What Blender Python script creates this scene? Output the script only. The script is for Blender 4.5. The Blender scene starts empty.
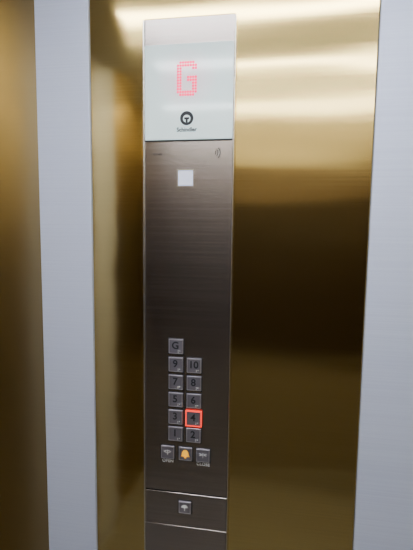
import bpy, bmesh, math
from mathutils import Matrix, Vector
S=bpy.context.scene
def mat(name,col,metal=0,rough=.5,aniso=0,tan=None,emit=None,es=0,grain=0,coat=0,wave=0,cv=.12):
    m=bpy.data.materials.new(name); m.use_nodes=True
    nt=m.node_tree; b=nt.nodes['Principled BSDF']
    b.inputs['Base Color'].default_value=(*col,1)
    b.inputs['Metallic'].default_value=metal
    b.inputs['Roughness'].default_value=rough
    b.inputs['Coat Weight'].default_value=coat
    b.inputs['Coat Roughness'].default_value=.05
    if aniso:
        b.inputs['Anisotropic'].default_value=aniso
        c=nt.nodes.new('ShaderNodeCombineXYZ')
        for i in range(3): c.inputs[i].default_value=tan[i]
        nt.links.new(c.outputs[0],b.inputs['Tangent'])
    if emit:
        b.inputs['Emission Color'].default_value=(*emit,1)
        b.inputs['Emission Strength'].default_value=es
    if grain:
        tc=nt.nodes.new('ShaderNodeTexCoord'); mp=nt.nodes.new('ShaderNodeMapping')
        mp.inputs['Scale'].default_value=(2,2,300)
        n=nt.nodes.new('ShaderNodeTexNoise'); n.inputs['Scale'].default_value=1.0; n.inputs['Detail'].default_value=4
        mr=nt.nodes.new('ShaderNodeMapRange')
        mr.inputs['To Min'].default_value=rough-grain; mr.inputs['To Max'].default_value=rough+grain
        nt.links.new(tc.outputs['Object'],mp.inputs[0]); nt.links.new(mp.outputs[0],n.inputs['Vector'])
        nt.links.new(n.outputs[0],mr.inputs[0]); nt.links.new(mr.outputs[0],b.inputs['Roughness'])
        mx=nt.nodes.new('ShaderNodeMix'); mx.data_type='RGBA'
        mx.inputs[6].default_value=(*[c*(1-cv) for c in col],1); mx.inputs[7].default_value=(*[min(1,c*(1+cv)) for c in col],1)
        nt.links.new(n.outputs[0],mx.inputs[0]); nt.links.new(mx.outputs[2],b.inputs['Base Color'])
    if wave: # slight waviness of rolled sheet
        mp2=nt.nodes.new('ShaderNodeMapping'); mp2.inputs['Scale'].default_value=(1.6,1,8)
        n2=nt.nodes.new('ShaderNodeTexNoise'); n2.inputs['Scale'].default_value=1.0; n2.inputs['Detail'].default_value=1
        bp=nt.nodes.new('ShaderNodeBump'); bp.inputs['Strength'].default_value=1; bp.inputs['Distance'].default_value=wave
        nt.links.new(tc.outputs['Object'],mp2.inputs[0]); nt.links.new(mp2.outputs[0],n2.inputs['Vector'])
        nt.links.new(n2.outputs[0],bp.inputs['Height']); nt.links.new(bp.outputs[0],b.inputs['Normal'])
    return m
def empty(name,loc=(0,0,0)):
    o=bpy.data.objects.new(name,None); o.location=loc; S.collection.objects.link(o); o.empty_display_size=.05
    return o
def fin(name,bm,m,parent=None,smooth=False):
    me=bpy.data.meshes.new(name); bm.to_mesh(me); bm.free()
    if m: me.materials.append(m)
    o=bpy.data.objects.new(name,me); S.collection.objects.link(o)
    if parent: o.parent=parent; o.matrix_parent_inverse=Matrix.Translation(-Vector(parent.location))
    if smooth:
        for p in me.polygons: p.use_smooth=True
    return o
def box(name,x0,x1,y0,y1,z0,z1,m,parent=None,bev=0,seg=3):
    bm=bmesh.new(); bmesh.ops.create_cube(bm,size=1)
    for v in bm.verts:
        v.co=Vector(((x0+x1)/2+v.co.x*(x1-x0),(y0+y1)/2+v.co.y*(y1-y0),(z0+z1)/2+v.co.z*(z1-z0)))
    if bev: bmesh.ops.bevel(bm,geom=list(bm.edges),offset=bev,segments=seg,affect='EDGES',profile=.5)
    return fin(name,bm,m,parent)
def frame(name,cx,cz,w,h,t,y0,y1,m,parent):
    bm=bmesh.new()
    for a,b,c,d in ((cx-w/2,cx+w/2,cz+h/2-t,cz+h/2),(cx-w/2,cx+w/2,cz-h/2,cz-h/2+t),(cx-w/2,cx-w/2+t,cz-h/2+t,cz+h/2-t),(cx+w/2-t,cx+w/2,cz-h/2+t,cz+h/2-t)):
        r=bmesh.ops.create_cube(bm,size=1)
        for v in r['verts']: v.co=Vector(((a+b)/2+v.co.x*(b-a),(y0+y1)/2+v.co.y*(y1-y0),(c+d)/2+v.co.z*(d-c)))
    return fin(name,bm,m,parent)
def text(name,s,x,z,size,y,m,parent,ext=.0004,off=0):
    c=bpy.data.curves.new(name,'FONT'); c.body=s; c.size=size; c.align_x='CENTER'; c.align_y='CENTER'
    c.extrude=ext; c.offset=off; c.materials.append(m)
    o=bpy.data.objects.new(name,c); S.collection.objects.link(o)
    o.rotation_euler=(math.pi/2,0,0); o.location=(x,y,z)
    o.parent=parent; o.matrix_parent_inverse=Matrix.Translation(-Vector(parent.location))
    return o

Z=(0,0,1)
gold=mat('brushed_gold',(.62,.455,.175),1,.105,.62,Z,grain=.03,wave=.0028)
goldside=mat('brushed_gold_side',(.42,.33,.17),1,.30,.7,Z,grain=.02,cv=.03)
goldplain=mat('satin_gold',(.48,.37,.18),1,.38)
steel=mat('satin_steel_blue',(.64,.70,.98),.30,.5,.4,Z,grain=.04)
cop=mat('brushed_panel_steel',(.37,.32,.305),1,.20,.75,Z,grain=.03,cv=.2)
copside=mat('panel_edge_steel',(.75,.72,.66),1,.25)
refldark=mat('reflection_dark',(.024,.015,.008),.0,.5)  # this and the next three: tones invented to shape reflections in the gold
reflmid=mat('reflection_mid',(.15,.11,.07),.0,.5)
refllight=mat('reflection_light',(.75,.68,.50),.3,.5)
refllow=mat('reflection_low',(.26,.24,.19),.3,.5)
floorm=mat('floor_vinyl',(.21,.21,.20),0,.5)
ceilm=mat('ceiling_white',(.50,.51,.53),0,.5)
lamp=mat('lamp_diffuser',(1,1,1),0,.4,emit=(.93,.97,1),es=28)
seam=mat('seam_black',(.01,.01,.01),0,.6)

# --- cab shell
L,Rr,B,H=-.86,.80,-1.60,2.36
box('floor',L-.05,Rr+.05,B-.05,.10,-.05,0,floorm)
box('ceiling',L-.05,Rr+.05,B-.05,.10,H,H+.05,ceilm)
fw=empty('wall_front',(0,.05,0))
box('backing',L-.05,Rr+.05,.04,.10,0,H,seam,fw)
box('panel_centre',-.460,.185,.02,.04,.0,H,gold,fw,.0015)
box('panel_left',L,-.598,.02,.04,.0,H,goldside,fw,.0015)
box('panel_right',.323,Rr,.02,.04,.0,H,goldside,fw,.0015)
box('trim_1',-.597,-.461,.014,.04,0,H,steel,None,.002)
box('trim_2',.186,.322,.014,.04,0,H,steel,None,.002)
box('wall_left',L-.05,L,B,.04,0,H,goldplain)
box('added_reflector_1',L,L+.006,-1.12,-.86,0,H,steel,None,.002)  # unseen strip added to brighten the centre gold beside the left strip
box('added_reflector_2',L,L+.006,-.48,-.34,0,H,steel,None,.002)  # unseen strip added so the left gold panel reflects lighter
box('wall_right',Rr,Rr+.05,B,.04,0,H,goldplain)
wb=empty('wall_back',(0,B,0))  # unseen wall; its light and dark bands are made up for the gold's reflections
box('upper',L,Rr,B-.05,B,2.0,H,refllight,wb)
box('upper_band',L,Rr,B-.05,B,1.74,2.0,reflmid,wb)
box('middle',L,Rr,B-.05,B,.80,1.74,refldark,wb)
box('lower',L,Rr,B-.05,B,0,.80,refllow,wb)
# ceiling lamps
def lampo(x0,x1,y0,y1):
    e=empty('ceiling_light',((x0+x1)/2,(y0+y1)/2,H))
    frame_z=H-.02
    box('diffuser',x0,x1,y0,y1,frame_z+.004,H,lamp,e)
    for n,(a,b,c,d) in enumerate(((x0-.012,x1+.012,y0-.012,y0),(x0-.012,x1+.012,y1,y1+.012),(x0-.012,x0,y0,y1),(x1,x1+.012,y0,y1))):
        box('rim_%d'%n,a,b,c,d,frame_z,H,copside,e)
lampo(-.6,.6,-.62,-.50)
lampo(-.6,.6,-1.12,-1.00)
e=empty('cove_light',(0,B,2.28))
box('tube',-.7,.7,B+.03,B+.05,2.28,2.305,lamp,e,.004)
box('bracket',-.72,.72,B,B+.03,2.265,2.315,copside,e)

# --- control panel
P=empty('elevator_control_panel',(-.2185,.02,1.4))
X0,X1=-.321,-.116
box('upper_faceplate',X0,X1,0,.02,.951,2.064,cop,P,.002)
box('lower_faceplate',X0,X1,0,.02,.30,.948,cop,P,.002)
box('lower_seam',X0+.001,X1-.001,.004,.02,.945,.955,seam,P)
box('side_rail_left',X0-.004,X0,-.0005,.02,.30,2.062,copside,P,.0008)
box('side_rail_right',X1,X1+.002,-.0005,.02,.30,2.062,copside,P,.0008)
# display glass
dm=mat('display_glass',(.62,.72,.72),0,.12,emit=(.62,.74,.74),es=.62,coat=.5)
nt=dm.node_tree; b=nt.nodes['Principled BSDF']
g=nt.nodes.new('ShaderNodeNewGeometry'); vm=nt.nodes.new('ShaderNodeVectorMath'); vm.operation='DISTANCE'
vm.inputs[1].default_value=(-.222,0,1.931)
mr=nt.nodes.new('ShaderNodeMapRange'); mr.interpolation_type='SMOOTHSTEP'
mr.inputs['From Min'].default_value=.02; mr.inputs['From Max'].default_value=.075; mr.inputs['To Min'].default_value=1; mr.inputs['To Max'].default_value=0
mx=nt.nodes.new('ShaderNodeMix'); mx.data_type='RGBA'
mx.inputs[6].default_value=(.60,.76,.80,1); mx.inputs[7].default_value=(.95,.52,.72,1)  # pink glow around the digit painted into the emission colour
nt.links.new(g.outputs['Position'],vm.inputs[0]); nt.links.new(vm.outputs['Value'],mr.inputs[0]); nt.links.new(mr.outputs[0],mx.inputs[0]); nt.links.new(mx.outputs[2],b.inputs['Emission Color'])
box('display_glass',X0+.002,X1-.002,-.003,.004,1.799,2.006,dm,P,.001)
box('display_seam',X0+.002,X1-.002,-.001,.004,1.7955,1.799,seam,P)
red=mat('led_red',(.5,.0,.03),0,.8,emit=(1,.0,.10),es=3.0)
pat=["01111110","11111111","11000011","11000000","11000000","11001111","11001111","11000011","11000011","11000011","11111111","01111110"]
bm=bmesh.new()
for r,row in enumerate(pat):
    for c,ch in enumerate(row):
        if ch=='1':
            bmesh.ops.create_circle(bm,cap_ends=True,segments=16,radius=.0027,matrix=Matrix.Translation((-.222+(c-3.5)*.0058,-.0036,1.931-(r-5.5)*.0063))@Matrix.Rotation(math.pi/2,4,'X'))
fin('led_digit',bm,red,P)
ink=mat('ink_dark',(.015,.018,.025),0,.6)
white=mat('ink_light',(.75,.75,.78),0,.5)
# logo ring
bm=bmesh.new()
N=48
for i in range(N):
    a=2*math.pi*i/N; a2=2*math.pi*(i+1)/N
    ro,ri=.0155,.0085
    q=[bm.verts.new((-.2216+r*math.cos(t),-.0036,1.8455+r*math.sin(t)*(1)-(0 if r==ro else .001))) for r,t in ((ro,a),(ro,a2),(ri,a2),(ri,a))]
    bm.faces.new(q)
for x0,x1,z0,z1 in ((-.2241,-.2191,1.832,1.843),(-.2275,-.2157,1.843,1.8475)):
    bm.faces.new([bm.verts.new(p) for p in ((x0,-.0037,z0),(x1,-.0037,z0),(x1,-.0037,z1),(x0,-.0037,z1))])
fin('logo_ring',bm,ink,P)
text('logo_text','Schindler',-.2216,1.8205,.0125,-.0034,ink,P,off=.0003)
text('id_text','4.1 m/s',-.2905,1.768,.007,-.0002,ink,P)
# speaker arcs
bm=bmesh.new()
for r in (.004,.009,.014):
    for i in range(10):
        a=-.8+1.6*i/10; a2=a+.16
        bm.faces.new([bm.verts.new((-.160+rr*math.cos(t),-.0006,1.769+rr*math.sin(t))) for rr,t in ((r,a),(r+.0020,a),(r+.0020,a2),(r,a2))])
fin('sound_icon',bm,ink,P)
# card reader window
win=mat('reader_window',(.70,.74,.92),0,.3,emit=(.66,.70,1),es=.45)
frame('reader_bezel',-.224,1.7135,.040,.040,.0025,-.0015,.001,copside,P)
box('reader_window',-.241,-.207,-.002,.001,1.6965,1.7305,win,P,.0008)
# buttons
btn=mat('button_metal',(.26,.24,.29),.75,.42)
btnrim=mat('button_recess',(.03,.028,.03),.2,.5)
redglow=mat('button_lit',(.7,.05,.03),0,.4,emit=(1,.02,.01),es=1.8)
amber=mat('alarm_amber',(.9,.42,.02),0,.4,emit=(1,.45,.01),es=.7)
edge=mat('button_edge',(.6,.58,.62),.8,.35)
def button(x,z,s,label,sz,w=.0365,ic=None,lit=False):
    box('recess_'+label,x-w/2-.0018,x+w/2+.0018,-.0006,.002,z-w/2-.0018,z+w/2+.0018,btnrim,P)
    box('key_'+label,x-w/2,x+w/2,-.0045,.002,z-w/2,z+w/2,btn,P,.0022)
    if s: text('numeral_'+label,s,x-.001,z+.002,sz,-.0047,ic or ink,P,off=.0005)
    if lit: frame('lit_ring_'+label,x,z,w+.003,w+.003,.0026,-.0052,.001,redglow,P)
    else: frame('edge_'+label,x,z,w-.003,w-.003,.0012,-.0049,.001,edge,P)
cx=(-.2440,-.1995)
rows=[1.275,1.2315,1.188,1.1445,1.102]
button(cx[0],1.3195,'G','g',.024)
for r,(a,c) in enumerate((('9','10'),('7','8'),('5','6'),('3','4'),('1','2'))):
    button(cx[0],rows[r],a,a,.024)
    button(cx[1],rows[r],c,c,.024,lit=(c=='4'))
# braille dots
bm=bmesh.new()
pts=[(cx[0],1.3195)]+[(x,z) for x in cx for z in rows]
for x,z in pts:
    for dx,dz in ((.006,-.010),(.010,-.010),(.006,-.0135)):
        bmesh.ops.create_icosphere(bm,subdivisions=1,radius=.0013,matrix=Matrix.Translation((x+dx,-.0047,z+dz)))
fin('braille_dots',bm,white,P)
button(-.2635,1.053,'','open',.01,.034)
button(-.2190,1.053,'','alarm',.01,.034)
button(-.1755,1.053,'','close',.01,.034)
text('open_icon','<|>',-.2635,1.055,.013,-.0047,white,P,off=.0002)
text('close_icon','>|<',-.1755,1.055,.013,-.0047,white,P,off=.0002)
text('open_text','OPEN',-.2635,1.0295,.011,-.0004,white,P)
text('close_text','CLOSE',-.1755,1.0295,.011,-.0004,white,P)
# bell
bm=bmesh.new()
prof=[(-.011,-.007),(.011,-.007),(.0085,-.003),(.0075,.004),(.004,.009),(0,.0105),(-.004,.009),(-.0075,.004),(-.0085,-.003)]
bm.faces.new([bm.verts.new((-.219+x,-.0050,1.054+z)) for x,z in prof])
bm.faces.new([bm.verts.new((-.219+.003*math.cos(t),-.0050,1.0455+.003*math.sin(t))) for t in [i*math.pi/6 for i in range(12)]])
fin('bell_icon',bm,amber,P)
# key switch
button(-.2196,.914,'','switch',.01,.032)
bm=bmesh.new()
bm.faces.new([bm.verts.new((-.2196+.009*math.cos(t),-.0050,.914+.008*math.sin(t))) for t in [i*math.pi/10 for i in range(11)]])
bm.faces.new([bm.verts.new(p) for p in ((-.2206,-.005,.906),(-.2186,-.005,.906),(-.2186,-.005,.914),(-.2206,-.005,.914))])
fin('switch_icon',bm,white,P)
box('foot_plate',X0,X1,-.002,.004,.30,.862,cop,P,.001)

# camera
F=Vector((-.1692,.9799,-.1054)).normalized()
psi=math.radians(9.8); phi=math.radians(.7)
R0=Vector((math.cos(psi),math.sin(psi),0)); U0=R0.cross(F).normalized()
Rv=R0*math.cos(phi)+U0*math.sin(phi); Uv=Rv.cross(F).normalized()
M=Matrix((Rv,Uv,-F)).transposed().to_4x4(); M.translation=Vector((0,-1,1.6))
cd=bpy.data.cameras.new('camera'); cam=bpy.data.objects.new('camera',cd); S.collection.objects.link(cam)
cam.matrix_world=M; cd.sensor_fit='VERTICAL'; cd.sensor_height=36; cd.lens=28.8; cd.clip_start=.01
S.camera=cam
w=bpy.data.worlds.new('w'); S.world=w; w.use_nodes=True
w.node_tree.nodes['Background'].inputs[0].default_value=(.02,.02,.02,1)
